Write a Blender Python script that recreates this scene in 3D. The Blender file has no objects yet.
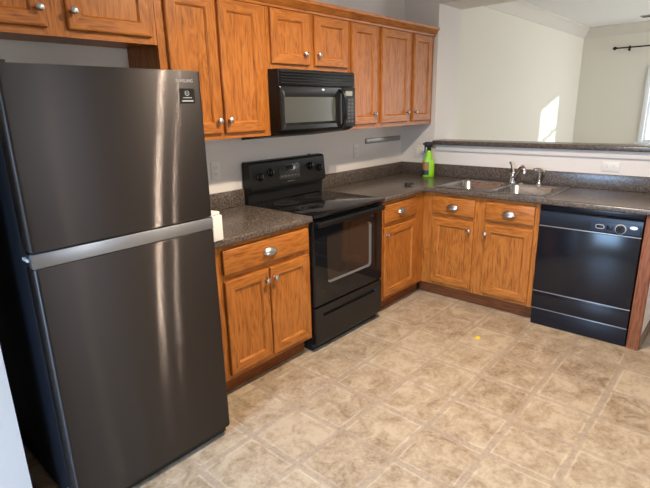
import bpy, bmesh, math, random
from mathutils import Vector, Matrix
random.seed(7)
PI = math.pi
SC = bpy.context.scene
COL = SC.collection

# ------------------------------------------------------------------ camera, world, lights, exposure
cam_d = bpy.data.cameras.new('camera')
cam = bpy.data.objects.new('camera', cam_d); COL.objects.link(cam)
FWD = Vector((0.71573926, 0.64330372, -0.27180439))
RGT = Vector((0.66365762, -0.74771077, -0.02207215))
UPV = Vector((0.21743016, 0.16458715, 0.96209937))
cam.matrix_world = Matrix(((RGT.x, UPV.x, -FWD.x, -3.9949), (RGT.y, UPV.y, -FWD.y, -2.5703),
                           (RGT.z, UPV.z, -FWD.z, 1.5341), (0, 0, 0, 1)))
cam_d.sensor_width = 36; cam_d.lens = 26.633; cam_d.clip_start = 0.05; cam_d.clip_end = 100
SC.camera = cam

world = bpy.data.worlds.new('world'); SC.world = world; world.use_nodes = True
bg = world.node_tree.nodes['Background']
bg.inputs[0].default_value = (0.80, 0.92, 1.0, 1); bg.inputs[1].default_value = 2.2

def lamp(name, kind, loc, energy, color, rot=None, **kw):
    d = bpy.data.lights.new(name, kind); d.energy = energy; d.color = color
    for k, v in kw.items(): setattr(d, k, v)
    o = bpy.data.objects.new(name, d); COL.objects.link(o); o.location = loc
    if rot is not None: o.rotation_euler = rot
    return o
sun = lamp('sun', 'SUN', (8, -4, 4), 4.5, (0.86, 0.95, 1.0), angle=0.03)
sun.rotation_euler = Vector((-0.927, 1.0, -0.27)).to_track_quat('-Z', 'Y').to_euler()
# ceiling fixture: two warm downlights
WARM = (1.0, 0.82, 0.62)
lamp('ceiling_bulb', 'AREA', (-2.03, -1.62, 2.66), 50, WARM, (0, 0, 0), shape='DISK', size=0.06, spread=math.radians(160))
lamp('ceiling_bulb', 'AREA', (-1.76, -1.69, 2.66), 19, WARM, (0, 0, 0), shape='DISK', size=0.06, spread=math.radians(160))
# added warm fill from behind the camera, lifts the base cabinets
lamp('added_warm_fill', 'POINT', (-2.75, -4.4, 1.5), 30, (1.0, 0.80, 0.58), shadow_soft_size=0.14)
# daylight in openings of the unseen walls; the dining-room one is added fill
lamp('unseen_daylight', 'AREA', (-2.65, -4.62, 1.5), 13, (0.55, 0.76, 1.0), (PI/2, 0, 0), shape='RECTANGLE', size=1.3, size_y=1.2)
lamp('unseen_daylight', 'AREA', (-5.92, -1.75, 1.45), 65, (0.36, 0.62, 1.0), (PI/2-0.62, 0, -PI/2), shape='RECTANGLE', size=1.3, size_y=1.7, spread=math.radians(85))
lamp('unseen_daylight', 'AREA', (4.6, -4.62, 1.3), 80, (0.96, 0.96, 0.96), (PI/2, 0, 0), shape='RECTANGLE', size=2.0, size_y=2.0)  # added to brighten the dining room

vs = SC.view_settings
vs.view_transform = 'Standard'; vs.look = 'None'; vs.gamma = 1.0; vs.use_curve_mapping = False
vs.exposure = 0.15

# ------------------------------------------------------------------ materials
def srgb(r, g, b):
    f = lambda c: (c/255/12.92) if c <= 10 else ((c/255+0.055)/1.055)**2.4
    return (f(r), f(g), f(b), 1)

def mat(name, color, rough=0.5, metal=0.0, spec=0.5, coat=0.0):
    m = bpy.data.materials.new(name); m.use_nodes = True
    b = m.node_tree.nodes['Principled BSDF']
    b.inputs['Base Color'].default_value = color
    b.inputs['Roughness'].default_value = rough; b.inputs['Metallic'].default_value = metal
    b.inputs['Specular IOR Level'].default_value = spec; b.inputs['Coat Weight'].default_value = coat
    b.inputs['Coat Roughness'].default_value = 0.15
    return m
def N(m, t, **kw):
    n = m.node_tree.nodes.new(t)
    for k, v in kw.items(): setattr(n, k, v)
    return n
def L(m, a, b): m.node_tree.links.new(a, b)
def BS(m): return m.node_tree.nodes['Principled BSDF']
def ramp(m, fac, stops):
    r = N(m, 'ShaderNodeValToRGB'); e = r.color_ramp.elements
    while len(e) < len(stops): e.new(0.5)
    for i, (p, c) in enumerate(stops): e[i].position = p; e[i].color = c
    L(m, fac, r.inputs[0]); return r.outputs[0]
def noise(m, vec, scale, detail=4, rough=0.55, dist=0.0):
    n = N(m, 'ShaderNodeTexNoise'); n.inputs['Scale'].default_value = scale
    n.inputs['Detail'].default_value = detail; n.inputs['Roughness'].default_value = rough
    n.inputs['Distortion'].default_value = dist
    if vec is not None: L(m, vec, n.inputs['Vector'])
    return n.outputs['Fac']
def mixc(m, fac, a, b, mode='MIX'):
    n = N(m, 'ShaderNodeMix', data_type='RGBA', blend_type=mode)
    for s, v in ((0, fac), (6, a), (7, b)):
        if hasattr(v, 'is_linked'): L(m, v, n.inputs[s])
        else: n.inputs[s].default_value = v
    return n.outputs[2]
def math_n(m, op, a, b=None):
    n = N(m, 'ShaderNodeMath', operation=op)
    for i, v in enumerate((a, b)):
        if v is None: continue
        if hasattr(v, 'is_linked'): L(m, v, n.inputs[i])
        else: n.inputs[i].default_value = v
    return n.outputs[0]
def bump(m, h, strength, dist=0.001):
    b = N(m, 'ShaderNodeBump'); b.inputs['Strength'].default_value = strength; b.inputs['Distance'].default_value = dist
    L(m, h, b.inputs['Height']); L(m, b.outputs[0], BS(m).inputs['Normal'])

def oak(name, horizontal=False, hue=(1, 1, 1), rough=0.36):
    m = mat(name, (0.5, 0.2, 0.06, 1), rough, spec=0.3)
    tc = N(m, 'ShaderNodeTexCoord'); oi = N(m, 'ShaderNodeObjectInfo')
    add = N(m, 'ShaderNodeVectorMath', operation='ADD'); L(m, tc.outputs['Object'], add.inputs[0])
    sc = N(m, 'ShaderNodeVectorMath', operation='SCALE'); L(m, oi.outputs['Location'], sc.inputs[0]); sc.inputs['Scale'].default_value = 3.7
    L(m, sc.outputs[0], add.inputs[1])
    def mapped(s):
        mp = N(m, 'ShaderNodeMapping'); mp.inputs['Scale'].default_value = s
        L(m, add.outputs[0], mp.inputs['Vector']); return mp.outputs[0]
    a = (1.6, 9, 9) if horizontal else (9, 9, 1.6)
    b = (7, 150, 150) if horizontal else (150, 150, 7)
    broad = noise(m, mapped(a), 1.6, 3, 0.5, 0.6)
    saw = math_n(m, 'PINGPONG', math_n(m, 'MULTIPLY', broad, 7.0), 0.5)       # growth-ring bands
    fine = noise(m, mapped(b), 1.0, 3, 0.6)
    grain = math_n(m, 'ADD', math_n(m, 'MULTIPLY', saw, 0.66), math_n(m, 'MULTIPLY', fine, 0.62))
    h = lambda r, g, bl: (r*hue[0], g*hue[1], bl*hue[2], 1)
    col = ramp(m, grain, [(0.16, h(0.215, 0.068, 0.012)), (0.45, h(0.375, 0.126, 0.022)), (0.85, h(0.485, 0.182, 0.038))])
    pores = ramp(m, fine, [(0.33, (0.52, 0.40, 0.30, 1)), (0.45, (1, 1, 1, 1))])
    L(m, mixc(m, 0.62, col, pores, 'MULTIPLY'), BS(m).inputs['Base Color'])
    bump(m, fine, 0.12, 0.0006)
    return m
OAK_V = oak('oak_vertical'); OAK_H = oak('oak_horizontal', True)
OAK_POST = oak('oak_post', hue=(0.62, 0.62, 1.5), rough=0.5)
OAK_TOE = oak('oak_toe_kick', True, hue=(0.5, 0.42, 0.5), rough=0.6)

def paint(name, c, rough=0.6):
    m = mat(name, c, rough, spec=0.3)
    tc = N(m, 'ShaderNodeTexCoord')
    bump(m, noise(m, tc.outputs['Object'], 140, 3), 0.10, 0.001)
    return m
WALL = paint('wall_paint_kitchen', (0.71, 0.67, 0.635, 1))
WALL_D = paint('wall_paint_dining', (0.72, 0.69, 0.605, 1))
CEIL = paint('ceiling_paint', (0.78, 0.78, 0.78, 1), 0.8)
TRIM = mat('trim_shaded_white', (0.62, 0.59, 0.53, 1), 0.5)  # shade on the crown moulding is put into this darker white
TRIM_W = mat('window_white', (0.80, 0.82, 0.84, 1), 0.4)

def floor_mat():
    m = mat('vinyl_tile', (0.5, 0.4, 0.3, 1), 0.40, spec=0.4)
    tc = N(m, 'ShaderNodeTexCoord'); v = tc.outputs['Object']
    mp = N(m, 'ShaderNodeMapping'); mp.inputs['Location'].default_value = (1.835, 1.25, 0); L(m, v, mp.inputs['Vector'])
    # grout is not perfectly straight: wobble the lookup a little
    nz = N(m, 'ShaderNodeTexNoise'); nz.inputs['Scale'].default_value = 22; nz.inputs['Detail'].default_value = 4; L(m, v, nz.inputs['Vector'])
    sb = N(m, 'ShaderNodeVectorMath', operation='SUBTRACT'); L(m, nz.outputs['Color'], sb.inputs[0]); sb.inputs[1].default_value = (0.5, 0.5, 0.5)
    sc = N(m, 'ShaderNodeVectorMath', operation='SCALE'); L(m, sb.outputs[0], sc.inputs[0]); sc.inputs['Scale'].default_value = 0.016
    ad = N(m, 'ShaderNodeVectorMath', operation='ADD'); L(m, mp.outputs[0], ad.inputs[0]); L(m, sc.outputs[0], ad.inputs[1])
    sx = N(m, 'ShaderNodeSeparateXYZ'); L(m, ad.outputs[0], sx.inputs[0])
    T = 0.305
    def edge(s): return math_n(m, 'PINGPONG', s, T/2)      # 0 on a grout line
    d = math_n(m, 'MINIMUM', edge(sx.outputs[0]), edge(sx.outputs[1]))
    # tile id for a per-tile tint
    cx = math_n(m, 'FLOOR', math_n(m, 'DIVIDE', sx.outputs[0], T)); cy = math_n(m, 'FLOOR', math_n(m, 'DIVIDE', sx.outputs[1], T))
    cb = N(m, 'ShaderNodeCombineXYZ'); L(m, cx, cb.inputs[0]); L(m, cy, cb.inputs[1])
    wn = N(m, 'ShaderNodeTexWhiteNoise', noise_dimensions='2D'); L(m, cb.outputs[0], wn.inputs['Vector'])
    big = noise(m, v, 9, 6, 0.65, 0.8); small = noise(m, v, 46, 5, 0.7, 0.4)
    mixn = math_n(m, 'ADD', math_n(m, 'MULTIPLY', big, 0.62), math_n(m, 'MULTIPLY', small, 0.42))
    mixn = math_n(m, 'ADD', mixn, math_n(m, 'MULTIPLY', math_n(m, 'SUBTRACT', wn.outputs['Value'], 0.5), 0.10))
    tile = ramp(m, mixn, [(0.36, (0.188, 0.128, 0.075, 1)), (0.48, (0.312, 0.230, 0.149, 1)), (0.60, (0.425, 0.333, 0.230, 1))])
    gr = ramp(m, noise(m, v, 60, 4), [(0.35, (0.265, 0.202, 0.146, 1)), (0.65, (0.365, 0.287, 0.214, 1))])
    f_g = ramp(m, d, [(0.008, (1, 1, 1, 1)), (0.018, (0, 0, 0, 1))])
    f_l = ramp(m, d, [(0.014, (0, 0, 0, 1)), (0.019, (1, 1, 1, 1)), (0.026, (0, 0, 0, 1))])
    worn = ramp(m, noise(m, v, 7, 3), [(0.42, (0, 0, 0, 1)), (0.58, (0.55, 0.55, 0.55, 1))])
    c = mixc(m, mixc(m, 1.0, f_l, worn, 'MULTIPLY'), tile, (0.60, 0.50, 0.38, 1))
    fade = ramp(m, noise(m, v, 4, 2), [(0.35, (0.35, 0.35, 0.35, 1)), (0.6, (0.85, 0.85, 0.85, 1))])
    c = mixc(m, mixc(m, 1.0, f_g, fade, 'MULTIPLY'), c, gr)
    L(m, c, BS(m).inputs['Base Color'])
    r = ramp(m, small, [(0.3, (0.34, 0.34, 0.34, 1)), (0.7, (0.50, 0.50, 0.50, 1))]); L(m, r, BS(m).inputs['Roughness'])
    bump(m, math_n(m, 'ADD', math_n(m, 'MULTIPLY', d, 8.0), math_n(m, 'MULTIPLY', small, 0.3)), 0.15, 0.002)
    return m
FLOOR = floor_mat()

def laminate():
    m = mat('speckled_laminate', (0.1, 0.08, 0.07, 1), 0.24, spec=0.5)
    tc = N(m, 'ShaderNodeTexCoord'); v = tc.outputs['Object']
    n1 = noise(m, v, 85, 4, 0.75); n2 = noise(m, v, 230, 2, 0.6)
    c = ramp(m, n1, [(0.35, (0.032, 0.024, 0.019, 1)), (0.50, (0.078, 0.060, 0.049, 1)), (0.65, (0.165, 0.130, 0.107, 1))])
    s = ramp(m, n2, [(0.58, (0, 0, 0, 1)), (0.68, (0.5, 0.5, 0.5, 1))])
    L(m, mixc(m, s, c, (0.36, 0.31, 0.28, 1)), BS(m).inputs['Base Color'])
    return m
LAM = laminate()

def black_steel(name, c, rough, aniso=0.75, jitter=0.42):
    """Horizontally brushed metal: the brushing tilts the surface up and down, so reflections smear vertically."""
    m = mat(name, c, rough, 1.0)
    b = BS(m); b.inputs['Anisotropic'].default_value = aniso; b.inputs['Anisotropic Rotation'].default_value = 0.25
    tg = N(m, 'ShaderNodeTangent', direction_type='RADIAL', axis='Z'); L(m, tg.outputs[0], b.inputs['Tangent'])
    tc = N(m, 'ShaderNodeTexCoord'); sx = N(m, 'ShaderNodeSeparateXYZ'); L(m, tc.outputs['Object'], sx.inputs[0])
    wn = N(m, 'ShaderNodeTexWhiteNoise', noise_dimensions='3D')
    sv = N(m, 'ShaderNodeVectorMath', operation='SCALE'); L(m, tc.outputs['Object'], sv.inputs[0]); sv.inputs['Scale'].default_value = 5000.0
    L(m, sv.outputs[0], wn.inputs['Vector'])
    tilt = math_n(m, 'MULTIPLY', math_n(m, 'SUBTRACT', wn.outputs['Value'], 0.5), 2*jitter)
    cb = N(m, 'ShaderNodeCombineXYZ'); L(m, tilt, cb.inputs[2])
    ge = N(m, 'ShaderNodeNewGeometry'); ad = N(m, 'ShaderNodeVectorMath', operation='ADD')
    L(m, ge.outputs['Normal'], ad.inputs[0]); L(m, cb.outputs[0], ad.inputs[1])
    nm = N(m, 'ShaderNodeVectorMath', operation='NORMALIZE'); L(m, ad.outputs[0], nm.inputs[0]); L(m, nm.outputs[0], b.inputs['Normal'])
    # second, broad lobe: the satin part of the finish
    b2 = N(m, 'ShaderNodeBsdfPrincipled'); b2.inputs['Base Color'].default_value = c; b2.inputs['Metallic'].default_value = 1.0
    b2.inputs['Roughness'].default_value = 0.42; b2.inputs['Anisotropic'].default_value = 0.8; b2.inputs['Anisotropic Rotation'].default_value = 0.25
    L(m, tg.outputs[0], b2.inputs['Tangent'])
    mx = N(m, 'ShaderNodeMixShader'); mx.inputs[0].default_value = 0.76
    L(m, b.outputs[0], mx.inputs[1]); L(m, b2.outputs[0], mx.inputs[2])
    L(m, mx.outputs[0], m.node_tree.nodes['Material Output'].inputs['Surface'])
    return m
FR_DOOR = black_steel('dark_brushed_steel', (0.060, 0.055, 0.055, 1), 0.15, 1.0, 1.1)
FR_SIDE = mat('fridge_side_black', (0.004, 0.005, 0.008, 1), 0.5, spec=0.2)
FR_STRIP = black_steel('silver_strip', (0.30, 0.32, 0.355, 1), 0.26, 0.6, 0.15)
BLK = mat('black_enamel', (0.009, 0.009, 0.009, 1), 0.20, spec=0.35)
BLK_SOFT = mat('black_plastic', (0.012, 0.012, 0.012, 1), 0.36, spec=0.3)
OVEN_WIN = mat('oven_window_glass', (0.030, 0.021, 0.016, 1), 0.06, spec=0.5)  # brown reflection of the floor is put into the base colour
BLK_HANDLE = mat('black_handle', (0.008, 0.008, 0.008, 1), 0.45, spec=0.15)
BLK_MAT = mat('black_matte', (0.010, 0.010, 0.010, 1), 0.7)
GLASS_BLK = mat('black_glass', (0.008, 0.008, 0.009, 1), 0.05, spec=0.4)
MW_WIN = mat('microwave_window', (0.062, 0.064, 0.056, 1), 0.20, spec=0.4)
GRAY_P = mat('grey_plastic', (0.06, 0.06, 0.06, 1), 0.4)
GRAY_L = mat('light_grey_print', (0.42, 0.42, 0.42, 1), 0.5)
BEVEL_G = mat('oven_window_bevel', (0.11, 0.105, 0.10, 1), 0.35)
RING_G = mat('burner_ring', (0.10, 0.10, 0.10, 1), 0.25)
DISPLAY = mat('display_glass', (0.030, 0.034, 0.030, 1), 0.15)
LCD = mat('lcd_grey', (0.20, 0.21, 0.17, 1), 0.3)
DW_M = mat('dishwasher_black', (0.008, 0.009, 0.013, 1), 0.17, spec=0.4)
DW_P = mat('dishwasher_panel', (0.009, 0.010, 0.015, 1), 0.26, spec=0.3)
DW_T = mat('dishwasher_touch_panel', (0.022, 0.036, 0.072, 1), 0.35, spec=0.4)
DW_LINE = mat('dishwasher_trim_line', (0.38, 0.38, 0.38, 1), 0.3, 0.6)
NICKEL = mat('brushed_nickel', (0.50, 0.48, 0.455, 1), 0.33, 1.0)
CHROME = mat('chrome', (0.72, 0.70, 0.67, 1), 0.12, 1.0)
def steel():
    m = mat('sink_steel', (0.46, 0.44, 0.42, 1), 0.30, 1.0)
    tc = N(m, 'ShaderNodeTexCoord'); mp = N(m, 'ShaderNodeMapping'); mp.inputs['Scale'].default_value = (300, 6, 6)
    L(m, tc.outputs['Object'], mp.inputs['Vector']); r = noise(m, mp.outputs[0], 1.0, 2)
    L(m, ramp(m, r, [(0.3, (0.22,)*3+(1,)), (0.7, (0.33,)*3+(1,))]), BS(m).inputs['Roughness'])
    return m
STEEL = steel()
PLATE = mat('outlet_plastic', (0.74, 0.71, 0.67, 1), 0.35)
PLATE_D = mat('outlet_slot', (0.05, 0.05, 0.05, 1), 0.5)
STRIP_M = mat('grey_rail_metal', (0.33, 0.32, 0.31, 1), 0.42, 0.7)
GREEN = mat('green_plastic', (0.30, 0.68, 0.015, 1), 0.28); BS(GREEN).inputs['Subsurface Weight'].default_value = 0.15
BS(GREEN).inputs['Subsurface Radius'].default_value = (0.01, 0.02, 0.005)
LBL_O = mat('label_orange', (0.34, 0.17, 0.055, 1), 0.4); LBL_D = mat('label_navy', (0.015, 0.022, 0.035, 1), 0.4)
WHITE_B = mat('white_plastic', (0.80, 0.77, 0.73, 1), 0.4)
YELLOW = mat('yellow_paper', (0.80, 0.52, 0.02, 1), 0.6)
BADGE = mat('badge_silver', (0.75, 0.77, 0.78, 1), 0.3, 0.5)
ROD = mat('dark_bronze', (0.018, 0.015, 0.013, 1), 0.35, 0.6)
BASE_B = mat('brown_baseboard', (0.20, 0.125, 0.075, 1), 0.5)
def pane_mat():
    m = bpy.data.materials.new('window_glass'); m.use_nodes = True; nt = m.node_tree; nt.nodes.clear()
    o = N(m, 'ShaderNodeOutputMaterial'); mx = N(m, 'ShaderNodeMixShader'); tr = N(m, 'ShaderNodeBsdfTransparent'); gl = N(m, 'ShaderNodeBsdfGlossy')
    tr.inputs[0].default_value = (0.93, 0.97, 0.98, 1); gl.inputs['Roughness'].default_value = 0.02
    mx.inputs[0].default_value = 0.06
    L(m, tr.outputs[0], mx.inputs[1]); L(m, gl.outputs[0], mx.inputs[2]); L(m, mx.outputs[0], o.inputs[0])
    return m
PANE = pane_mat()

# ------------------------------------------------------------------ mesh helpers
class MB:
    """Collects shapes into one mesh."""
    def __init__(s): s.bm = bmesh.new(); s.mods = []
    def box(s, x0, x1, y0, y1, z0, z1, bevel=0.0, seg=2, mi=0):
        b = bmesh.new(); bmesh.ops.create_cube(b, size=1)
        for v in b.verts:
            v.co = ((x0+x1)/2+v.co.x*(x1-x0), (y0+y1)/2+v.co.y*(y1-y0), (z0+z1)/2+v.co.z*(z1-z0))
        if bevel: bmesh.ops.bevel(b, geom=b.edges[:], offset=bevel, segments=seg, affect='EDGES', profile=0.5)
        return s.join(b, mi)
    def join(s, b, mi=0):
        for f in b.faces:
            if mi is not None: f.material_index = mi
        me = bpy.data.meshes.new('tmp'); b.to_mesh(me); b.free(); s.bm.from_mesh(me); bpy.data.meshes.remove(me)
        return s
    def rings(s, loops, cap0=True, cap1=True, mi=0, closed=True):
        vs_ = [[s.bm.verts.new(p) for p in lp] for lp in loops]
        n = len(loops[0])
        for a, b in zip(vs_, vs_[1:]):
            for i in range(n if closed else n-1):
                j = (i+1) % n
                f = s.bm.faces.new((a[i], a[j], b[j], b[i])); f.material_index = mi
        if cap0: s.bm.faces.new(list(reversed(vs_[0]))).material_index = mi
        if cap1: s.bm.faces.new(vs_[-1]).material_index = mi
        return s
    def lathe(s, prof, origin=(0, 0, 0), axis='Z', seg=20, mi=0, sx=1.0, sy=1.0):
        o = Vector(origin); loops = []
        for r, h in prof:
            lp = []
            for k in range(seg):
                a = 2*PI*k/seg; u, w = r*math.cos(a)*sx, r*math.sin(a)*sy
                p = {'Z': (u, w, h), '-Y': (u, -h, w), 'X': (h, u, w), '-X': (-h, -u, w)}[axis]
                lp.append(o+Vector(p))
            loops.append(lp)
        return s.rings(loops, mi=mi)
    def tube(s, pts, r, seg=10, mi=0):
        pts = [Vector(p) for p in pts]; rr = r if isinstance(r, (list, tuple)) else [r]*len(pts)
        loops = []; prev = None
        for i, p in enumerate(pts):
            t = (pts[min(i+1, len(pts)-1)]-pts[max(i-1, 0)]).normalized()
            if prev is None:
                ref = Vector((0, 0, 1)) if abs(t.z) < 0.9 else Vector((1, 0, 0))
                u = t.cross(ref).normalized()
            else: u = (prev-t*prev.dot(t)).normalized()
            prev = u; w = t.cross(u)
            loops.append([p+(u*math.cos(2*PI*k/seg)+w*math.sin(2*PI*k/seg))*rr[i] for k in range(seg)])
        return s.rings(loops, mi=mi)
    def prism(s, prof, axis, a0, a1, mi=0):
        f = {'X': lambda p, a: (a, p[0], p[1]), 'Y': lambda p, a: (p[0], a, p[1]), 'Z': lambda p, a: (p[0], p[1], a)}[axis]
        return s.rings([[f(p, a0) for p in prof], [f(p, a1) for p in prof]], mi=mi)
    def build(s, name, mats, parent=None, loc=None, rot=None, smooth=True, angle=35):
        bmesh.ops.recalc_face_normals(s.bm, faces=s.bm.faces[:])
        me = bpy.data.meshes.new(name); s.bm.to_mesh(me); s.bm.free()
        for m in (mats if isinstance(mats, (list, tuple)) else [mats]): me.materials.append(m)
        if smooth:
            me.polygons.foreach_set('use_smooth', [True]*len(me.polygons)); me.set_sharp_from_angle(angle=math.radians(angle))
        o = bpy.data.objects.new(name, me); COL.objects.link(o)
        if parent: o.parent = parent
        if loc: o.location = loc
        if rot: o.rotation_euler = rot
        return o
def tag(o, label, cat, group=None):
    o['label'] = label; o['category'] = cat
    if group: o['group'] = group
    return o
def thing(name, label, cat, loc, rz=0, group=None):
    o = bpy.data.objects.new(name, None); COL.objects.link(o); o.location = loc; o.rotation_euler = (0, 0, rz)
    o.empty_display_size = 0.1
    return tag(o, label, cat, group)
def struct(name, mb, m, **kw):
    o = mb.build(name, m, **kw); o['kind'] = 'structure'; return o
def text(name, body, size, m, parent, loc, rot=(PI/2, 0, 0), width=1.0, ext=0.0004):
    c = bpy.data.curves.new(name, 'FONT'); c.body = body; c.size = size; c.extrude = ext
    c.align_x = 'CENTER'; c.align_y = 'CENTER'
    t = bpy.data.objects.new(name, c); COL.objects.link(t); bpy.context.view_layer.update()
    me = bpy.data.meshes.new_from_object(t); bpy.data.objects.remove(t); bpy.data.curves.remove(c)
    me.name = name; me.materials.clear(); me.materials.append(m)
    o = bpy.data.objects.new(name, me); COL.objects.link(o); o.parent = parent; o.location = loc; o.rotation_euler = rot
    o.scale = (width, 1, 1)
    return o
def rrect(cx, cy, hx, hy, r, n=5):
    pts = []
    for k, (sx, sy) in enumerate(((1, 1), (-1, 1), (-1, -1), (1, -1))):
        for i in range(n+1):
            a = PI/2*(k+i/n)
            pts.append((cx+sx*(hx-r)+r*math.cos(a), cy+sy*(hy-r)+r*math.sin(a)))
    return pts

# ------------------------------------------------------------------ the setting
CH = 2.765
struct('floor', MB().box(-6.1, 6.0, -4.9, 0.25, -0.1, 0.0), FLOOR)
struct('ceiling', MB().box(-6.1, 6.0, -4.9, 0.25, CH, CH+0.1), CEIL)
struct('wall_back', MB().box(-3.617, 0.40, 0.0, 0.14, 0, CH), WALL)
struct('wall_left', MB().box(-4.7, -3.617, -0.67, 0.14, 0, CH), WALL)
# wall between kitchen and dining room: pier by the corner, dropped header, half wall under the bar
w = MB(); w.box(0.0, 0.40, -0.345, 0.0, 0, CH); w.box(0.0, 0.40, -4.7, -0.345, 2.365, CH); w.box(0.0, 0.13, -3.3, -0.345, 0, 1.195)  # half wall lengthened out of view to block a shaft of dining light
struct('wall_right', w, WALL)
struct('wall_dining', MB().box(0.40, 6.0, 0.04, 0.2, 0, CH), WALL_D)
WY0, WY1, WZ0, WZ1 = -2.12, -1.05, 0.86, 2.02
w = MB(); w.box(5.8, 5.96, WY1, 0.04, 0, CH); w.box(5.8, 5.96, -4.7, WY0, 0, CH); w.box(5.8, 5.96, WY0, WY1, 0, WZ0); w.box(5.8, 5.96, WY0, WY1, WZ1, CH)
struct('wall_far', w, WALL_D)
w = MB()
for x0, x1, z0, z1 in ((-6.1, -3.3, 0, CH), (-3.3, -2.0, 0, 0.9), (-3.3, -2.0, 2.1, CH), (-2.0, 1.7, 0, CH), (1.7, 3.6, 0, CH), (3.6, 5.6, 0, 0.3), (3.6, 5.6, 2.3, CH), (5.6, 6.0, 0, CH)):
    w.box(x0, x1, -4.85, -4.7, z0, z1)
struct('wall_front', w, WALL)
w = MB()
for y0, y1, z0, z1 in ((-4.7, -2.4, 0, CH), (-2.4, -1.1, 0, 0.5), (-2.4, -1.1, 2.2, CH), (-1.1, 0.14, 0, CH)):
    w.box(-6.1, -6.0, y0, y1, z0, z1)
w.box(-6.0, -4.7, 0.0, 0.14, 0, CH)
struct('wall_entry', w, WALL)
# dining crown moulding
prof = [(0.0, 0.0), (0.012, 0.0), (0.02, 0.014), (0.05, 0.05), (0.085, 0.098), (0.10, 0.105), (0.10, 0.125), (0.0, 0.125)]
struct('trim_1', MB().prism([(0.04-a, CH-0.155+b*1.24) for a, b in prof], 'X', 0.40, 5.8), TRIM)
struct('trim_2', MB().prism([(5.8-a, CH-0.155+b*1.24) for a, b in prof], 'Y', -4.7, 0.04), TRIM)
# flat band under the bar ledge
struct('trim_3', MB().box(-0.018, 0.0, -3.3, -0.37, 1.142, 1.195, bevel=0.004), WALL)
struct('baseboard_right', MB().box(-0.014, 0.0, -3.3, -2.2, 0, 0.09, bevel=0.003), BASE_B)
# dining window
wf = MB()
c = 0.06
wf.box(5.775, 5.820, WY1-0.005, WY1+c, WZ0-0.05, WZ1+c, bevel=0.004); wf.box(5.775, 5.820, WY0-c, WY0+0.005, WZ0-0.05, WZ1+c, bevel=0.004)
wf.box(5.778, 5.820, WY0-c, WY1+c, WZ1-0.005, WZ1+c, bevel=0.004)
win = struct('window_1', wf, TRIM_W)
sl = MB().box(5.720, 5.840, WY0-0.10, WY1+0.10, WZ0-0.035, WZ0, bevel=0.006); sl.box(5.780, 5.800, WY0-0.08, WY1+0.08, WZ0-0.12, WZ0-0.035, bevel=0.003)
sl.build('window_sill', TRIM_W, win)
sh = MB()
for y in (WY0+0.02, WY1-0.02): sh.box(5.840, 5.890, y-0.02, y+0.02, WZ0, WZ1)
for z in (WZ0+0.022, (WZ0+WZ1)/2, WZ1-0.022): sh.box(5.842, 5.888, WY0, WY1, z-0.022, z+0.022)
for k in (1, 2):
    y = WY0+(WY1-WY0)*k/3; sh.box(5.855, 5.875, y-0.009, y+0.009, WZ0, WZ1)
for z in (WZ0+0.29, WZ1-0.29): sh.box(5.857, 5.873, WY0, WY1, z-0.009, z+0.009)
sh.build('window_sash', TRIM_W, win)
MB().box(5.863, 5.867, WY0, WY1, WZ0, WZ1).build('window_pane', PANE, win)

# ------------------------------------------------------------------ hardware shared by the cabinets
def knob_mb():
    return MB().lathe([(0.009, 0.0), (0.0075, 0.004), (0.006, 0.012), (0.010, 0.017), (0.0158, 0.022), (0.0155, 0.027), (0.010, 0.031), (0.003, 0.0325)], axis='-Y', seg=18)
def cup_pull_mb(a=0.046, d=0.024, h=0.030):
    m = MB(); nu, nv = 18, 8; grid = []
    for i in range(nu+1):
        th = PI*i/nu; row = []
        for j in range(nv+1):
            ph = PI/2*j/nv
            row.append(m.bm.verts.new((-a*math.cos(th), -d*math.sin(th)**0.7*math.sin(ph)-0.002, h*math.sin(th)**0.8*math.cos(ph)-h*0.35-0.010*math.sin(th)*math.sin(ph))))
        grid.append(row)
    for i in range(nu):
        for j in range(nv):
            m.bm.faces.new((grid[i][j], grid[i+1][j], grid[i+1][j+1], grid[i][j+1]))
    m2 = bmesh.ops.remove_doubles(m.bm, verts=m.bm.verts[:], dist=1e-5)
    r = bmesh.ops.solidify(m.bm, geom=m.bm.faces[:], thickness=0.0022)
    return m
KNOB = None; CUP = None
def put_knob(parent, x, y, z):
    global KNOB
    if KNOB is None: o = knob_mb().build('knob', NICKEL); KNOB = o
    else: o = KNOB.copy(); COL.objects.link(o)
    o.parent = parent; o.location = (x, y, z); return o
def put_cup(parent, x, y, z):
    global CUP
    if CUP is None: o = cup_pull_mb().build('cup_pull', NICKEL, angle=60); CUP = o
    else: o = CUP.copy(); COL.objects.link(o)
    o.parent = parent; o.location = (x, y, z); return o

TD = 0.02
def door(parent, x0, x1, z0, z1, knob=None, fw=0.055):
    """Frame-and-panel cabinet door, front at local y = -TD; origin at its lower left corner."""
    W, H = x1-x0, z1-z0; m = MB(); bm = m.bm
    def ring(ins, y): return [bm.verts.new(p) for p in ((ins, y, ins), (W-ins, y, ins), (W-ins, y, H-ins), (ins, y, H-ins))]
    R = [ring(0, 0), ring(0, -TD+0.007), ring(0.003, -TD+0.002), ring(0.008, -TD), ring(fw, -TD), ring(fw+0.004, -TD+0.003), ring(fw+0.010, -TD+0.011)]
    for a, b in zip(R, R[1:]):
        for i in range(4):
            j = (i+1) % 4; f = bm.faces.new((a[i], a[j], b[j], b[i])); f.material_index = 1 if i in (0, 2) else 0
    bm.faces.new(R[-1]); bm.faces.new(list(reversed(R[0])))
    o = m.build('door', [OAK_V, OAK_H], parent, (x0, 0, z0), angle=20)
    if knob: put_knob(o, knob[0]-x0, -TD, knob[1]-z0)
    return o
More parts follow.
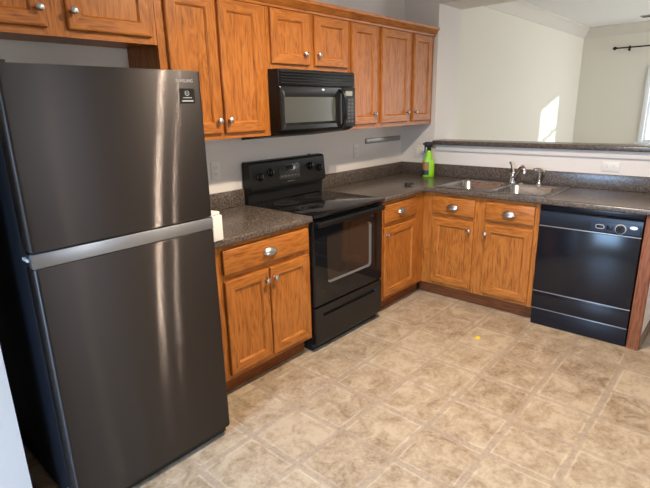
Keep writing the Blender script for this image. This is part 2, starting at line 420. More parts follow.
def drawer(parent, x0, x1, z0, z1, pull):
    m = MB().box(0, x1-x0, -TD, 0, 0, z1-z0, bevel=0.006, seg=3)
    o = m.build('drawer', OAK_H, parent, (x0, 0, z0))
    put_cup(o, pull[0]-x0, -TD, pull[1]-z0)
    return o
def face_frame(parent, W, z0, z1, stiles, rails):
    m = MB()
    for a, b in stiles: m.box(a, b, 0, 0.02, z0, z1)
    n = len(m.bm.faces)
    for a, b, c_, d in rails: m.box(a, b, 0.001, 0.02, c_, d, mi=1)
    return m.build('face_frame', [OAK_V, OAK_H], parent)

# ------------------------------------------------------------------ wall cabinets
YU = -0.3117; ZU, ZT = 1.38, 2.125
def wall_cabinet(name, label, x0, x1, z0, doors, knobs, group='oak wall cabinets'):
    """doors: list of world x spans; knobs: world (x, z)."""
    t = thing(name, label, 'cabinet', (x0, YU, z0), 0, group)
    W, H = x1-x0, ZT-z0
    MB().box(0.001, W-0.001, 0.02, -YU-0.002, 0.012, H).build('carcass', OAK_V, t)
    stiles = [(0, doors[0][0]-x0+0.012), (doors[-1][1]-x0-0.012, W)]
    for (a, b), (c_, d) in zip(doors, doors[1:]): stiles.append((b-x0-0.012, c_-x0+0.012))
    face_frame(t, W, 0, H, stiles, [(0, W, 0, 0.04), (0, W, H-0.04, H)])
    for (a, b), k in zip(doors, knobs):
        door(t, a-x0, b-x0, 0.030, 2.103-z0, (k[0]-x0, k[1]-z0))
    return t
wall_cabinet('wall_cabinet', 'short two-door oak wall cabinet above the dark refrigerator', -3.615, -2.66, 1.845,
             [(-3.545, -3.152), (-3.071, -2.689)], [(-3.178, 1.945), (-3.046, 1.947)])
wall_cabinet('wall_cabinet', 'tall two-door oak wall cabinet between refrigerator and microwave', -2.657, -1.957, ZU,
             [(-2.612, -2.322), (-2.302, -2.006)], [(-2.350, 1.480), (-2.278, 1.482)])
wall_cabinet('wall_cabinet', 'short two-door oak wall cabinet directly above the black microwave', -1.955, -1.192, 1.767,
             [(-1.930, -1.604), (-1.553, -1.212)], [(-1.655, 1.863), (-1.530, 1.864)])
wall_cabinet('wall_cabinet', 'narrow single-door oak wall cabinet just right of the microwave', -1.190, -0.842, ZU,
             [(-1.172, -0.866)], [(-0.915, 1.484)])
wall_cabinet('wall_cabinet', 'two-door oak wall cabinet at the corner by the bar opening', -0.840, -0.018, ZU,
             [(-0.812, -0.412), (-0.351, -0.065)], [(-0.455, 1.488), (-0.335, 1.486)])
# crown along the cabinet tops
cp = [(YU+0.003, 0.0), (YU-0.008, 0.0), (YU-0.010, 0.012), (YU-0.022, 0.018), (YU-0.034, 0.040), (YU-0.046, 0.048), (YU-0.048, 0.066), (YU+0.02, 0.066), (YU+0.02, 0.02), (YU+0.003, 0.02)]
cm = MB().prism([(y, 2.108+z) for y, z in cp], 'X', -3.615, -0.004)
tag(cm.build('cabinet_crown', OAK_H), 'oak crown moulding running along the tops of the wall cabinets', 'moulding')

# ------------------------------------------------------------------ base cabinets
ZF0, ZF1 = 0.112, 0.874; DR = (0.715, 0.848); DO = (0.140, 0.680)
def base_cabinet(label, loc, rz, W, units, knobs, depth=0.60, stiles=None, hollow=False, toe_ext=0.0, toe_start=0.002):
    """units: local x spans, each a drawer over a door unless given as ('d', a, b, [door spans])."""
    t = thing('base_cabinet', label, 'cabinet', loc, rz, 'oak base cabinets')
    cb_ = MB()
    if hollow:
        cb_.box(0.001, 0.018, 0.02, depth, ZF0, ZF1-0.001); cb_.box(W-0.018, W-0.001, 0.02, depth, ZF0, ZF1-0.001)
        cb_.box(0.018, W-0.018, 0.02, depth, ZF0, ZF0+0.018); cb_.box(0.018, W-0.018, depth-0.012, depth, ZF0+0.018, ZF1-0.001)
    else: cb_.box(0.001, W-0.001, 0.02, depth, ZF0, ZF1-0.001)
    cb_.build('carcass', OAK_V, t)
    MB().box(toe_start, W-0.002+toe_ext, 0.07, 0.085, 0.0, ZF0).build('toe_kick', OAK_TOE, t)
    face_frame(t, W, ZF0, ZF1, stiles, [(0, W, ZF0, 0.155), (0, W, 0.665, 0.73), (0, W, 0.835, ZF1)])
    k = iter(knobs)
    for (a, b), doors in units:
        drawer(t, a, b, DR[0], DR[1], ((a+b)/2, 0.782))
        for c_, d in doors:
            door(t, c_, d, DO[0], DO[1], next(k))
    return t
X0 = -2.655
base_cabinet('oak base cabinet with one drawer and two doors between refrigerator and range', (X0, -0.61, 0), 0, 0.695,
             [((0.045, 0.672), [(0.045, 0.348), (0.356, 0.672)])], [(0.320, 0.618), (0.384, 0.618)],
             stiles=[(0, 0.06), (0.335, 0.37), (0.65, 0.695)])
X1 = -1.205
base_cabinet('narrow oak base cabinet with one drawer and one door right of the range', (X1, -0.61, 0), 0, -0.60-X1-0.01,
             [((0.025, 0.460), [(0.025, 0.460)])], [(0.050, 0.626)], depth=0.59, stiles=[(0, 0.04), (0.445, 0.595)], toe_ext=0.054)
# sink base faces -x: local x runs to world -y
base_cabinet('oak sink base cabinet with two drawer fronts and two doors left of the dishwasher', (-0.61, -0.612, 0), -PI/2, 0.906,
             [((0.089, 0.441), [(0.089, 0.438)]), ((0.526, 0.876), [(0.524, 0.876)])], [(0.412, 0.616), (0.540, 0.612)], depth=0.58,
             stiles=[(0, 0.105), (0.425, 0.54), (0.862, 0.906)], hollow=True, toe_start=-0.055)

# stub at the free end of the counter, capped by a wooden post
struct('wall_stub', MB().box(-0.588, -0.016, -2.196, -2.136, 0, 0.872), WALL)
p = thing('end_post', 'reddish wooden post at the right end of the dishwasher under the counter', 'post', (-0.612, -2.166, 0))
MB().box(-0.012, 0.022, -0.034, 0.034, 0.012, 0.873, bevel=0.003).build('post_board', OAK_POST, p)
MB().box(-0.014, 0.022, -0.036, 0.036, 0.0, 0.012, bevel=0.002).build('post_foot', OAK_POST, p)
struct('baseboard_stub', MB().box(-0.586, -0.02, -2.206, -2.196, 0, 0.075, bevel=0.002), BASE_B)

# ------------------------------------------------------------------ countertops
def counter(name, label, xs, ys, holes, front, splash):
    t = thing(name, label, 'countertop', (0, 0, 0))
    bm = bmesh.new(); V = {}
    for i, x in enumerate(xs):
        for j, y in enumerate(ys): V[i, j] = bm.verts.new((x, y, 0.914))
    for i in range(len(xs)-1):
        for j in range(len(ys)-1):
            if (i, j) in holes: continue
            bm.faces.new((V[i, j], V[i+1, j], V[i+1, j+1], V[i, j+1]))
    for v in [v for v in bm.verts if not v.link_faces]: bm.verts.remove(v)
    r = bmesh.ops.extrude_face_region(bm, geom=bm.faces[:])
    bmesh.ops.translate(bm, vec=(0, 0, -0.038), verts=[g for g in r['geom'] if isinstance(g, bmesh.types.BMVert)])
    ed = [e for e in bm.edges if all(front(v.co) for v in e.verts) and abs(e.verts[0].co.z-e.verts[1].co.z) < 1e-4]
    bmesh.ops.bevel(bm, geom=ed, offset=0.012, segments=4, affect='EDGES', profile=0.5)
    m = MB(); m.join(bm)
    m.build('worktop', LAM, t)
    s = MB()
    for b in splash: s.box(*b, 0.9142, 1.024, bevel=0.005)
    s.build('backsplash', LAM, t)
    return t
counter('countertop', 'short speckled brown laminate countertop between refrigerator and range', [-2.665, -1.958], [-0.645, -0.001], set(),
        lambda c: abs(c.y+0.645) < 1e-4, [(-2.665, -1.958, -0.021, -0.001)])
HX0, HX1, HY0, HY1 = -0.575, -0.085, -1.530, -0.722
xs = [-1.212, -0.645, HX0, HX1, -0.001]; ys = [-2.215, HY0, HY1, -0.645, -0.001]
holes = {(0, 0), (0, 1), (0, 2), (2, 1)}
counter('countertop', 'long L-shaped speckled brown laminate countertop holding the sink', xs, ys, holes,
        lambda c: (abs(c.x+0.645) < 1e-4 and c.y < -0.6449) or (abs(c.y+0.645) < 1e-4 and c.x < -0.6449) or abs(c.y+2.215) < 1e-4,
        [(-1.212, -0.001, -0.021, -0.001), (-0.021, -0.001, -2.215, -0.0215)])
b = MB().box(-0.055, 0.17, -3.34, -0.35, 1.1955, 1.233, bevel=0.010, seg=3)
tag(b.build('bar_ledge', LAM), 'dark raised laminate bar ledge on the half wall behind the sink', 'ledge')

# ------------------------------------------------------------------ sink, faucet, sprayer
t = thing('sink', 'stainless steel double-bowl sink set in the countertop', 'sink', (-0.33, -1.125, 0.914))
SX, SY = 0.27, 0.425
m = MB()
zr = 0.006
bowls = [(-0.035, 0.200, 0.195, 0.180), (-0.035, -0.198, 0.195, 0.180)]   # cx, cy, hx, hy in sink frame
outer0 = rrect(0, 0, SX, SY, 0.03, 6); outer1 = rrect(0, 0, SX-0.006, SY-0.006, 0.026, 6)
# rim edge
def lp(pts, z): return [(x, y, z) for x, y in pts]
m.rings([lp(outer0, 0.0005), lp(outer0, 0.003), lp(outer1, zr)], cap0=False, cap1=False)
# deck: one cell around each bowl, bridged to its rounded mouth, plus the strips
def cell(cx, cy, hx, hy, x0, x1, y0, y1):
    inner = rrect(cx, cy, hx, hy, 0.06, 6)
    out = []
    for (x, y) in inner:
        dx, dy = x-cx, y-cy
        k = min([((x1-cx)/dx if dx > 0 else (x0-cx)/dx) if abs(dx) > 1e-6 else 1e9, ((y1-cy)/dy if dy > 0 else (y0-cy)/dy) if abs(dy) > 1e-6 else 1e9])
        out.append((cx+dx*k, cy+dy*k))
    # snap the diagonal samples to the true corners
    for qx, qy in ((x0, y0), (x0, y1), (x1, y0), (x1, y1)):
        i = min(range(len(out)), key=lambda i: (out[i][0]-qx)**2+(out[i][1]-qy)**2); out[i] = (qx, qy)
    m.rings([lp(out, zr), lp(inner, zr), lp(rrect(cx, cy, hx-0.006, hy-0.006, 0.056, 6), zr-0.006),
             lp(rrect(cx, cy, hx-0.016, hy-0.016, 0.055, 6), -0.13), lp(rrect(cx, cy, hx-0.035, hy-0.035, 0.05, 6), -0.165), lp(rrect(cx, cy, 0.045, 0.045, 0.0449, 6), -0.172)], cap0=False)
e = 0.004
cell(-0.035, 0.200, 0.195, 0.180, -SX+e, SX-e, 0.001, SY-e)
cell(-0.035, -0.198, 0.195, 0.180, -SX+e, SX-e, -SY+e, 0.001)
m.build('basin', STEEL, t, angle=50)
for cx, cy, hx, hy in bowls:
    MB().lathe([(0.042, 0.0), (0.042, 0.003), (0.030, 0.003), (0.026, 0.0005), (0.004, 0.0005)], (cx, cy, -0.171)).build('drain', CHROME, t)
MB().lathe([(0.020, 0.0), (0.020, 0.004), (0.014, 0.008), (0.003, 0.009)], (0.215, -0.07, zr)).build('hole_cover', NICKEL, t)

f = thing('faucet', 'chrome single-lever kitchen faucet on the back rim of the sink', 'faucet', (-0.095, -1.118, 0.92))
MB().lathe([(0.030, 0.0), (0.030, 0.006), (0.023, 0.012), (0.021, 0.055), (0.022, 0.075), (0.016, 0.085), (0.003, 0.088)]).build('faucet_body', CHROME, f)
dx_, dy_ = -0.72, -0.69
sp = [(r_*dx_, r_*dy_, z_) for r_, z_ in ((0.0, 0.03), (0.02, 0.045), (0.06, 0.082), (0.10, 0.118), (0.135, 0.142), (0.16, 0.150), (0.182, 0.146), (0.196, 0.130), (0.200, 0.110), (0.200, 0.098))]
MB().tube(sp, [0.014]+[0.0125]*6+[0.0135]*3, 12).build('spout', CHROME, f)
MB().tube([(0, 0, 0.070), (0.004, 0.006, 0.105), (0.008, 0.020, 0.145), (0.010, 0.034, 0.165)], [0.015, 0.011, 0.009, 0.011], 10).build('lever_handle', CHROME, f)
s = thing('side_sprayer', 'chrome side sprayer standing right of the faucet', 'sprayer', (-0.095, -1.325, 0.92))
MB().lathe([(0.022, 0.0), (0.022, 0.005), (0.014, 0.012), (0.012, 0.03), (0.010, 0.034)]).build('holder', CHROME, s)
MB().tube([(0, 0, 0.03), (0, 0, 0.085), (-0.004, 0.004, 0.105)], [0.010, 0.011, 0.013], 12).build('grip', CHROME, s)
MB().tube([(0.022, -0.026, 0.098), (0.006, -0.008, 0.112), (-0.012, 0.012, 0.120), (-0.034, 0.034, 0.118)], [0.009, 0.014, 0.016, 0.013], 12).build('spray_head', CHROME, s)

# ------------------------------------------------------------------ refrigerator
t = thing('refrigerator', 'tall dark stainless top-freezer refrigerator at the left', 'refrigerator', (-3.163, -0.45, 0), 0)
FX0, FX1 = -3.519+3.163, -2.804+3.163; FF = -0.853+0.45
MB().box(FX0+0.004, FX1-0.004, FF+0.075, 0.40, 0.035, 1.672, bevel=0.006).build('cabinet_body', FR_SIDE, t)
def fridge_door(name, z0, z1):
    # slightly bowed front, rounded vertical edges
    W = FX1-FX0; pr = []
    r = 0.014
    for i in range(5): a = PI/2*i/4; pr.append((FX0+r-r*math.cos(a), FF+r-r*math.sin(a)))
    for i in range(5): a = PI/2*i/4; pr.append((FX1-r+r*math.sin(a), FF+r-r*math.cos(a)))
    back = [(FX1, FF+0.068), (FX0, FF+0.068)]
    m = MB(); ins = 0.003
    def loop(z, k): return [(x*(1-k), y+(k*0.02 if y < FF+0.05 else 0)*0.3, z) for x, y in pr+back]
    m.rings([loop(z0, 0.012), loop(z0+0.004, 0), loop(z1-0.004, 0), loop(z1, 0.012)])
    return m.build(name, FR_DOOR, t)
fd = fridge_door('freezer_door', 1.098, 1.687); ld = fridge_door('refrigerator_door', 0.052, 1.040)
MB().box(FX0+0.001, FX1-0.001, FF+0.0005, FF+0.066, 1.0415, 1.092, bevel=0.003).build('handle_strip', FR_STRIP, t)['label'] = 'light silver handle strip between the doors'
MB().box(FX0+0.012, FX1-0.012, FF+0.030, FF+0.075, 0.010, 0.055).build('base_grille', BLK_MAT, t)
for x in (FX0+0.05, FX1-0.05):
    for y in (FF+0.10, 0.36): MB().lathe([(0.018, 0.0), (0.018, 0.02), (0.010, 0.022), (0.010, 0.05)], (x, y, 0)).build('foot', BLK_MAT, t)
MB().box(FX0-0.001, FX0+0.05, FF+0.05, FF+0.10, 1.688, 1.70, bevel=0.003).build('hinge_cover', BLK_SOFT, t)
MB().box(FX0-0.004, FX0+0.020, FF+0.035, FF+0.085, 1.062, 1.072, bevel=0.002).build('hinge', BADGE, t)['label'] = 'small light hinge at the left edge between the doors'
MB().box(FX0-0.003, FX0+0.02, FF+0.10, FF+0.115, 0.02, 0.11, bevel=0.002).build('foot_bracket', STRIP_M, t)
text('brand_lettering', 'SAMSUNG', 0.0165, GRAY_L, fd, (-2.881+3.163, FF-0.0003, 1.648), width=1.0)
st = MB().box(-0.034, 0.034, -0.0006, 0.0002, -0.028, 0.028).build('sticker', BLK_SOFT, fd, (-2.875+3.163, FF, 1.592))
mk = MB()
for a in range(14):
    a0, a1 = 2*PI*a/14, 2*PI*(a+1)/14
    if a in (3,): continue
    mk.rings([[(0.010*math.cos(q), -0.0009, 0.010+0.010*math.sin(q)) for q in (a0, a1)] + [(0.0075*math.cos(q), -0.0009, 0.010+0.0075*math.sin(q)) for q in (a1, a0)]], cap0=False)
mk.box(-0.0014, 0.0014, -0.001, -0.0006, 0.006, 0.013)
mk.box(-0.020, 0.020, -0.001, -0.0006, -0.008, -0.005); mk.box(-0.024, 0.026, -0.001, -0.0006, -0.021, -0.016)
mk.build('sticker_print', GRAY_L, st)

# ------------------------------------------------------------------ microwave
t = thing('microwave', 'black over-the-range microwave hung below the short wall cabinet', 'microwave', (-1.595, -0.41, 1.38))
MX = 0.3600; MH = 0.384
MB().box(-MX, MX, 0.03, 0.405, 0.012, MH, bevel=0.004).build('casing', BLK_SOFT, t)
MB().prism([(0.03, 0.012), (0.012, 0.028), (0.012, 0.03), (0.39, 0.03), (0.39, -0.036), (0.06, 0.0)], 'X', -MX+0.004, MX-0.03).build('underside', BLK_SOFT, t)
vt = MB(); vt.box(-MX, MX, 0.012, 0.03, 0.292, MH, bevel=0.003)
for k in range(5):
    z = 0.300+k*0.016; vt.prism([(0.014, z), (0.0, z+0.002), (0.0, z+0.006), (0.014, z+0.012)], 'X', -MX+0.01, MX-0.01)
vt.build('vent_grille', BLK_SOFT, t)
dm = MB(); D0, D1, Z0, Z1 = -MX, 0.212, 0.026, 0.288
def rr(x0, x1, z0, z1, y, r): return [(x, y, z) for x, z in rrect((x0+x1)/2, (z0+z1)/2, (x1-x0)/2, (z1-z0)/2, r, 4)]
dm.rings([rr(D0, D1, Z0, Z1, 0.03, 0.004), rr(D0, D1, Z0, Z1, 0.006, 0.006), rr(D0+0.006, D1-0.006, Z0+0.006, Z1-0.006, 0.0, 0.008),
          rr(D0+0.030, D1-0.045, Z0+0.030, Z1-0.045, 0.0, 0.012), rr(D0+0.044, D1-0.066, Z0+0.048, Z1-0.066, 0.010, 0.010)])
dr = dm.build('door', BLK, t, angle=25)
MB().box(D0+0.042, D1-0.064, 0.0085, 0.0098, Z0+0.046, Z1-0.064).build('window', MW_WIN, dr)
hs = []
for k in range(11):
    a = k/10; hs.append((0.198, -0.004-0.042*math.sin(PI*a)**0.6, 0.026+0.242*a))
MB().tube(hs, [0.013]+[0.011]*9+[0.013], 12).build('handle', BLK, dr)
cpn = MB().box(0.216, MX, 0.004, 0.03, 0.026, 0.288, bevel=0.004).build('control_panel', BLK_SOFT, t)
MB().box(0.250, 0.325, 0.0025, 0.0045, 0.232, 0.262).build('display', LCD, cpn)
for r_ in range(7):
    for c_ in range(3):
        x = 0.240+c_*0.034; z = 0.054+r_*0.024
        MB().box(x, x+0.026, 0.0022, 0.0045, z, z+0.015, bevel=0.001).build('button', GRAY_P, cpn)
def swirl_badge(name, parent, cx, z, y, w_, m_=BADGE):
    b_ = MB().lathe([(w_/2, 0.0), (w_/2*0.94, 0.0015), (w_/2*0.4, 0.002), (0.0005, 0.002)], (cx, y, z), axis='-Y', seg=24, sy=0.5)
    return b_.build(name, m_, parent)
lg = swirl_badge('badge', t, 0.02, 0.269, 0.0, 0.026)

# ------------------------------------------------------------------ range
RX = 0.3635
t = thing('range', 'black glass-top electric range with oven door and storage drawer', 'range', (-1.5885, -0.61, 0))
MB().box(-RX, RX, 0.0, 0.585, 0.05, 0.896, bevel=0.003).build('body', BLK, t)
MB().box(-RX+0.015, RX-0.015, 0.02, 0.55, 0.0, 0.05).build('base', BLK_MAT, t)
ct = MB().box(-RX-0.002, RX+0.002, -0.048, 0.60, 0.897, 0.918, bevel=0.005, seg=3).build('cooktop', GLASS_BLK, t)
for bx, by, r_ in ((-0.17, 0.13, 0.105), (0.17, 0.13, 0.085), (-0.17, 0.40, 0.08), (0.17, 0.40, 0.105)):
    q = MB(); n = 40
    for ra, rb in ((r_, r_-0.006), (r_*0.62, r_*0.62-0.004)):
        q.rings([[(bx+ra*math.cos(2*PI*k/n), by+ra*math.sin(2*PI*k/n), 0.9184) for k in range(n)], [(bx+rb*math.cos(2*PI*k/n), by+rb*math.sin(2*PI*k/n), 0.9184) for k in range(n)]], cap0=False, cap1=False)
    q.build('burner_ring', RING_G, ct)
bgd = thing_b = MB()
bgd.prism([(0.555, 0.9185), (0.548, 1.005), (0.515, 1.012), (0.512, 1.022), (0.528, 1.185), (0.540, 1.198), (0.590, 1.200), (0.600, 1.185), (0.600, 0.9185)], 'X', -RX-0.006, RX+0.006)
bg_o = bgd.build('backguard', BLK_SOFT, t, angle=25)
slope = math.atan2(0.016, 0.163)
def on_bg(z, dz=0.0): return 0.512+(z-1.022)*0.016/0.163-dz
kb = None
for kx, kz in ((-0.285, 1.098), (-0.188, 1.118), (0.205, 1.126), (0.305, 1.104)):
    if kb is None:
        q = MB().lathe([(0.028, 0), (0.027, 0.006), (0.022, 0.008), (0.021, 0.020), (0.018, 0.023), (0.002, 0.024)], axis='-Y', seg=20)
        q.box(-0.005, 0.005, -0.030, -0.020, -0.020, 0.020, bevel=0.002)
        kb = q.build('knob', BLK, bg_o); k_ = kb
    else:
        k_ = kb.copy(); COL.objects.link(k_); k_.parent = bg_o
    k_.location = (kx, on_bg(kz), kz); k_.rotation_euler = (-slope, 0, 0)
q = MB().box(-0.105, 0.10, -0.002, 0.001, -0.052, 0.052, bevel=0.0008).build('control_display', DISPLAY, bg_o, (-0.005, on_bg(1.108), 1.108), (-slope, 0, 0))
MB().box(-0.035, 0.035, -0.0028, -0.0018, 0.012, 0.040).build('clock_window', GLASS_BLK, q)
pr = MB()
for k in range(6): pr.box(-0.09+k*0.032, -0.068+k*0.032, -0.0028, -0.0018, -0.034, -0.024)
for k in range(3): pr.box(0.062, 0.085, -0.0028, -0.0018, -0.010+k*0.018, -0.002+k*0.018)
pr.build('display_print', GRAY_P, q)
MB().box(-0.04, 0.04, -0.0008, 0.0004, -0.003, 0.003).build('panel_print', GRAY_P, bg_o, (0.0, on_bg(1.040), 1.040), (-slope, 0, 0))
MB().box(0.25, 0.262, 0.565, 0.585, 1.20, 1.206).build('vent_cap', BLK, bg_o)
# oven door with a bevelled window
dm = MB(); A0, A1, B0, B1 = -RX+0.002, RX-0.002, 0.318, 0.888; yF = -0.030
wx0, wx1, wz0, wz1 = -0.235, 0.225, 0.455, 0.770
dm.rings([rr(A0, A1, B0, B1, -0.001, 0.003), rr(A0, A1, B0, B1, yF+0.006, 0.006), rr(A0+0.006, A1-0.006, B0+0.006, B1-0.006, yF, 0.008),
          rr(wx0-0.004, wx1+0.004, wz0-0.004, wz1+0.004, yF, 0.028)], cap1=False)
od = dm.build('oven_door', GLASS_BLK, t, angle=25)
MB().rings([rr(wx0-0.004, wx1+0.004, wz0-0.004, wz1+0.004, yF, 0.028), rr(wx0-0.001, wx1-0.016, wz0+0.010, wz1+0.001, yF+0.008, 0.026)], cap0=False, cap1=False).build('window_rim', BEVEL_G, od)  # rim widened right and below to stand for its lit edges
MB().rings([rr(wx0-0.002, wx1-0.014, wz0+0.009, wz1+0.002, yF+0.0079, 0.022), rr(wx0-0.002, wx1-0.014, wz0+0.009, wz1+0.002, yF+0.012, 0.022)]).build('window', OVEN_WIN, od)
hb = MB(); hb.box(A0+0.010, A1-0.022, -0.070, -0.046, 0.838, 0.872, bevel=0.010, seg=4)
for x in (A0+0.03, A1-0.03): hb.box(x-0.02, x+0.02, -0.062, yF+0.004, 0.842, 0.868, bevel=0.004)
hb.build('handle', BLK_HANDLE, od)
dw = MB(); dw.rings([rr(A0, A1, 0.055, 0.308, -0.001, 0.003), rr(A0, A1, 0.055, 0.308, yF+0.004, 0.004), rr(A0+0.005, A1-0.005, 0.060, 0.303, yF, 0.006)], cap1=False)
# recessed pull along the drawer's upper edge
dw.rings([rr(A0+0.005, A1-0.005, 0.060, 0.303, yF, 0.006), rr(-0.29, 0.29, 0.236, 0.268, yF, 0.012), rr(-0.285, 0.285, 0.240, 0.264, yF+0.016, 0.010)], cap0=False)
dd = dw.build('storage_drawer', BLK, t, angle=25)

# ------------------------------------------------------------------ dishwasher (faces -x)
t = thing('dishwasher', 'black built-in dishwasher between the sink cabinet and the end post', 'dishwasher', (-0.61, -1.8255, 0), -PI/2)
DX = 0.3005
MB().box(-DX+0.004, DX-0.004, 0.02, 0.57, 0.10, 0.872).build('tub', BLK_MAT, t)
MB().box(-DX, DX, -0.004, 0.02, 0.845, 0.8735, bevel=0.002).build('top_strip', DW_P, t)
cpn = MB(); cpn.prism([(0.015, 0.735), (-0.020, 0.735), (-0.026, 0.742), (-0.028, 0.80), (-0.020, 0.832), (-0.004, 0.838), (0.015, 0.838)], 'X', -DX+0.002, DX-0.002)
cp_o = cpn.build('control_panel', DW_P, t, angle=30)
MB().box(-DX+0.002, DX-0.002, -0.023, 0.0, 0.7275, 0.7345, bevel=0.001).build('trim_line', DW_LINE, t)
MB().prism([(-0.012, 0.8375), (0.0, 0.815), (0.002, 0.8375)], 'X', -0.21, 0.10).build('handle_recess', BLK_MAT, cp_o)
inset = MB().box(0.02, DX-0.012, -0.0300, -0.0266, 0.744, 0.806, bevel=0.001).build('touch_panel', DW_T, cp_o)
MB().rings([rr(0.045, 0.095, 0.762, 0.790, -0.0306, 0.012), rr(0.049, 0.091, 0.766, 0.786, -0.0306, 0.009)], cap0=False, cap1=False).build('button_ring', GRAY_L, inset)
MB().box(0.050, 0.090, -0.0316, -0.0298, 0.768, 0.784, bevel=0.002).build('button', BLK, inset)
MB().box(0.108, 0.140, -0.0316, -0.0298, 0.762, 0.786, bevel=0.002).build('button', BLK, inset)
MB().lathe([(0.031, 0.0), (0.031, 0.0015), (0.027, 0.002), (0.002, 0.002)], (0.185, -0.0298, 0.774), axis='-Y', seg=28).build('dial_ring', GRAY_L, inset)
q = MB().lathe([(0.026, 0.0), (0.025, 0.014), (0.021, 0.017), (0.002, 0.0175)], (0.185, -0.031, 0.774), axis='-Y', seg=24); q.box(0.181, 0.189, -0.056, -0.046, 0.752, 0.796, bevel=0.002)
q.build('dial', BLK, inset)
swirl_badge('badge', inset, 0.2535, 0.790, -0.0298, 0.044)
MB().box(-DX+0.002, DX-0.002, -0.020, 0.0195, 0.262, 0.7270, bevel=0.004).build('door', DW_M, t)
MB().box(-DX+0.002, DX-0.002, -0.018, 0.0, 0.253, 0.259, bevel=0.001).build('trim_line', DW_LINE, t)
MB().box(-DX+0.002, DX-0.002, -0.016, 0.015, 0.130, 0.249, bevel=0.003).build('access_panel', DW_M, t)
MB().box(-DX+0.002, DX-0.002, -0.014, 0.0, 0.1225, 0.1275, bevel=0.001).build('trim_line', DW_LINE, t)
MB().box(-DX+0.002, DX-0.002, -0.010, 0.015, 0.002, 0.120, bevel=0.003).build('kick_plate', DW_P, t)

# ------------------------------------------------------------------ wall plates and rail
def outlet(label, loc, rz, W=0.07, H=0.115, kind='outlet', gang=1, cat='outlet'):
    t = thing('wall_outlet' if kind == 'outlet' else 'wall_switch', label, cat, loc, rz, 'white wall plates')
    MB().box(-W/2, W/2, -0.006, -0.0005, -H/2, H/2, bevel=0.003).build('cover_plate', PLATE, t)
    hor = W > H and gang == 1
    for g in range(gang):
        ox = (g-(gang-1)/2)*0.046
        if kind == 'outlet':
            for s_ in (-1, 1):
                cx, cz = (s_*0.02, 0) if hor else (ox, s_*0.02)
                q = MB().lathe([(0.0165, 0.0), (0.016, 0.003), (0.001, 0.003)], (cx, -0.006, cz), axis='-Y', seg=20).build('receptacle', PLATE, t)
                m_ = MB()
                for d in (-0.006, 0.006):
                    if hor: m_.box(cx-0.004, cx+0.004, -0.0094, -0.0088, cz+d-0.001, cz+d+0.001)
                    else: m_.box(cx+d-0.001, cx+d+0.001, -0.0094, -0.0088, cz-0.004, cz+0.004)
                m_.build('slot', PLATE_D, q)
        else:
            MB().box(ox-0.016, ox+0.016, -0.010, -0.006, -0.032, 0.032, bevel=0.002).build('rocker', PLATE, t)
    return t
outlet('white wall outlet above the left countertop beside the refrigerator', (-2.165, 0, 1.165), 0)
outlet('white wall outlet between the range backguard and the grey rail', (-0.715, 0, 1.178), 0)
outlet('wide double white wall plate behind the green spray bottle', (0, -0.195, 1.128), -PI/2, 0.118, 0.118, 'switch', 2, 'switch')
outlet('sideways white wall outlet on the half wall above the dishwasher', (0, -1.782, 1.080), -PI/2, 0.118, 0.072)
t = thing('wall_rail', 'grey metal rail on the wall under the corner cabinet', 'rail', (-0.32, 0, 1.25))
MB().box(-0.267, 0.267, -0.016, -0.0005, -0.022, 0.022, bevel=0.004).build('rail_bar', STRIP_M, t)
for x in (-0.24, 0.24): MB().lathe([(0.006, 0), (0.005, 0.002), (0.001, 0.0025)], (x, -0.016, 0), axis='-Y', seg=12).build('screw', NICKEL, t)

# ------------------------------------------------------------------ small things on the counters and floor
t = thing('spray_bottle', 'green spray bottle with black trigger head near the counter corner', 'bottle', (-0.110, -0.357, 0.9142), math.radians(-66))
PROF = ((0.0, 0.046, 0.028), (0.004, 0.051, 0.032), (0.06, 0.052, 0.033), (0.125, 0.051, 0.032), (0.145, 0.047, 0.030), (0.170, 0.034, 0.026), (0.19, 0.027, 0.023), (0.225, 0.023, 0.020), (0.235, 0.016, 0.016))
def brr(hx, hy, n=5): return rrect(0, 0, hx, hy, min(hx, hy)*0.85, n)
q = MB(); q.rings([[(x, y, z) for x, y in brr(hx, hy)] for z, hx, hy in PROF]); bo = q.build('bottle_body', GREEN, t, angle=50)
q = MB(); q.lathe([(0.017, 0.0), (0.019, 0.002), (0.019, 0.024), (0.015, 0.028), (0.014, 0.048)], (0, 0, 0.2355))
q.box(-0.042, 0.032, -0.017, 0.017, 0.264, 0.310, bevel=0.010, seg=3); q.box(-0.054, -0.043, -0.009, 0.009, 0.283, 0.300, bevel=0.002)
hd = q.build('sprayer_head', BLK_SOFT, t)
MB().tube([(-0.026, 0, 0.278), (-0.036, 0, 0.258), (-0.034, 0, 0.235), (-0.040, 0, 0.215)], [0.007, 0.007, 0.006, 0.004], 8).build('trigger', GRAY_P, hd)
def label_shell(name, z0, z1, m_):
    # hugs the broad front and the left side of the body
    lp_ = [p_ for p_ in brr(0.0528, 0.0338, 6)]
    lp_ = [p_ for p_ in lp_ if p_[0] < 0.012 and p_[1] < 0.03]
    lp_.sort(key=lambda p_: math.atan2(p_[1]-0.02, p_[0]-0.03) % (2*PI))
    lp_.append((0.008, -0.0338))
    q = MB(); q.rings([[(x, y, z) for x, y in lp_] for z in (z0, z1)], cap0=False, cap1=False, closed=False)
    return q.build(name, m_, bo)
label_shell('label_band', 0.020, 0.062, LBL_D); label_shell('label_panel', 0.0625, 0.135, LBL_O)

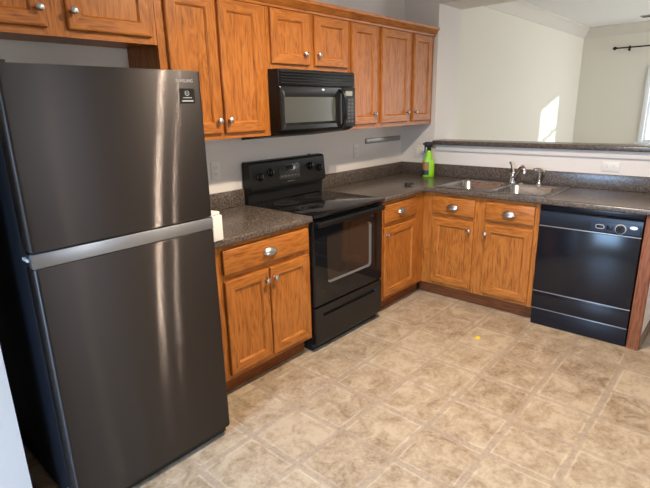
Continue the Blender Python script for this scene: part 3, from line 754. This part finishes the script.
t = thing('rubber_stopper', 'small black rubber stopper lying on the counter near the corner', 'stopper', (-0.665, -0.49, 0.9142), -0.7)
MB().lathe([(0.024, 0.0), (0.026, 0.005), (0.025, 0.016), (0.020, 0.024), (0.010, 0.027), (0.002, 0.0275)]).build('disc', BLK_MAT, t)
MB().tube([(0.01, 0, 0.012), (0.030, 0.004, 0.018), (0.042, 0.002, 0.014), (0.046, 0, 0.008)], [0.008, 0.009, 0.009, 0.006], 10).build('tab', BLK_MAT, t)

t = thing('white_box', 'small upright white plastic box on the left counter beside the refrigerator', 'box', (-2.635, -0.60, 0.9142), math.radians(8))
MB().box(-0.045, 0.022, -0.05, 0.05, 0.0, 0.128, bevel=0.006, seg=3).build('case', WHITE_B, t)
MB().box(-0.050, 0.012, -0.045, 0.045, 0.128, 0.146, bevel=0.005, seg=3).build('lid', WHITE_B, t)

q = MB(); pts_ = [(0.022, 0.004), (0.012, 0.017), (-0.004, 0.013), (-0.020, 0.018), (-0.024, -0.004), (-0.010, -0.015), (0.008, -0.012), (0.02, -0.014)]
q.rings([[(x, y, 0.0002) for x, y in pts_], [(x*0.96, y*0.96, 0.003) for x, y in pts_]])
tag(q.build('paper_scrap', YELLOW, loc=(-1.089, -1.344, 0)), 'tiny yellow scrap lying on the tile floor before the sink cabinet', 'scrap')

# ------------------------------------------------------------------ dining room fittings
t = thing('curtain_rod', 'dark curtain rod with round finial above the dining window', 'curtain rod', (5.72, -0.48, 2.39))
MB().tube([(0, -0.03, 0), (0, -2.25, 0)], 0.011, 10).build('rod', ROD, t)
for y, s_ in ((0, 1), (-2.28, -1)):
    fl = MB(); loops = []
    for r_, h in ((0.012, -0.04), (0.017, -0.035), (0.012, -0.028), (0.026, -0.010), (0.030, 0.005), (0.022, 0.022), (0.008, 0.034), (0.002, 0.04)):
        loops.append([(r_*math.cos(2*PI*k/14), y+s_*h, r_*math.sin(2*PI*k/14)) for k in range(14)])
    fl.rings(loops).build('finial', ROD, t)
for y in (-0.20, -2.08):
    b_ = MB(); b_.box(0.066, 0.079, y-0.015, y+0.015, -0.05, 0.03, bevel=0.002); b_.tube([(0.07, y, -0.012), (0.0, y, -0.014)], 0.008, 8)
    b_.lathe([(0.019, -0.010), (0.019, 0.010)], (0, y, 0), axis='Z'); b_.build('bracket', ROD, t)
t = thing('ceiling_vent', 'grey air vent in the dining room ceiling', 'vent', (5.15, -1.06, CH))
MB().box(-0.08, 0.08, -0.16, 0.16, -0.012, -0.0005, bevel=0.003).build('vent_frame', GRAY_L, t)
v_ = MB()
for k in range(6): v_.box(-0.062+k*0.022, -0.052+k*0.022, -0.14, 0.14, -0.016, -0.010)
v_.build('louvers', GRAY_P, t)
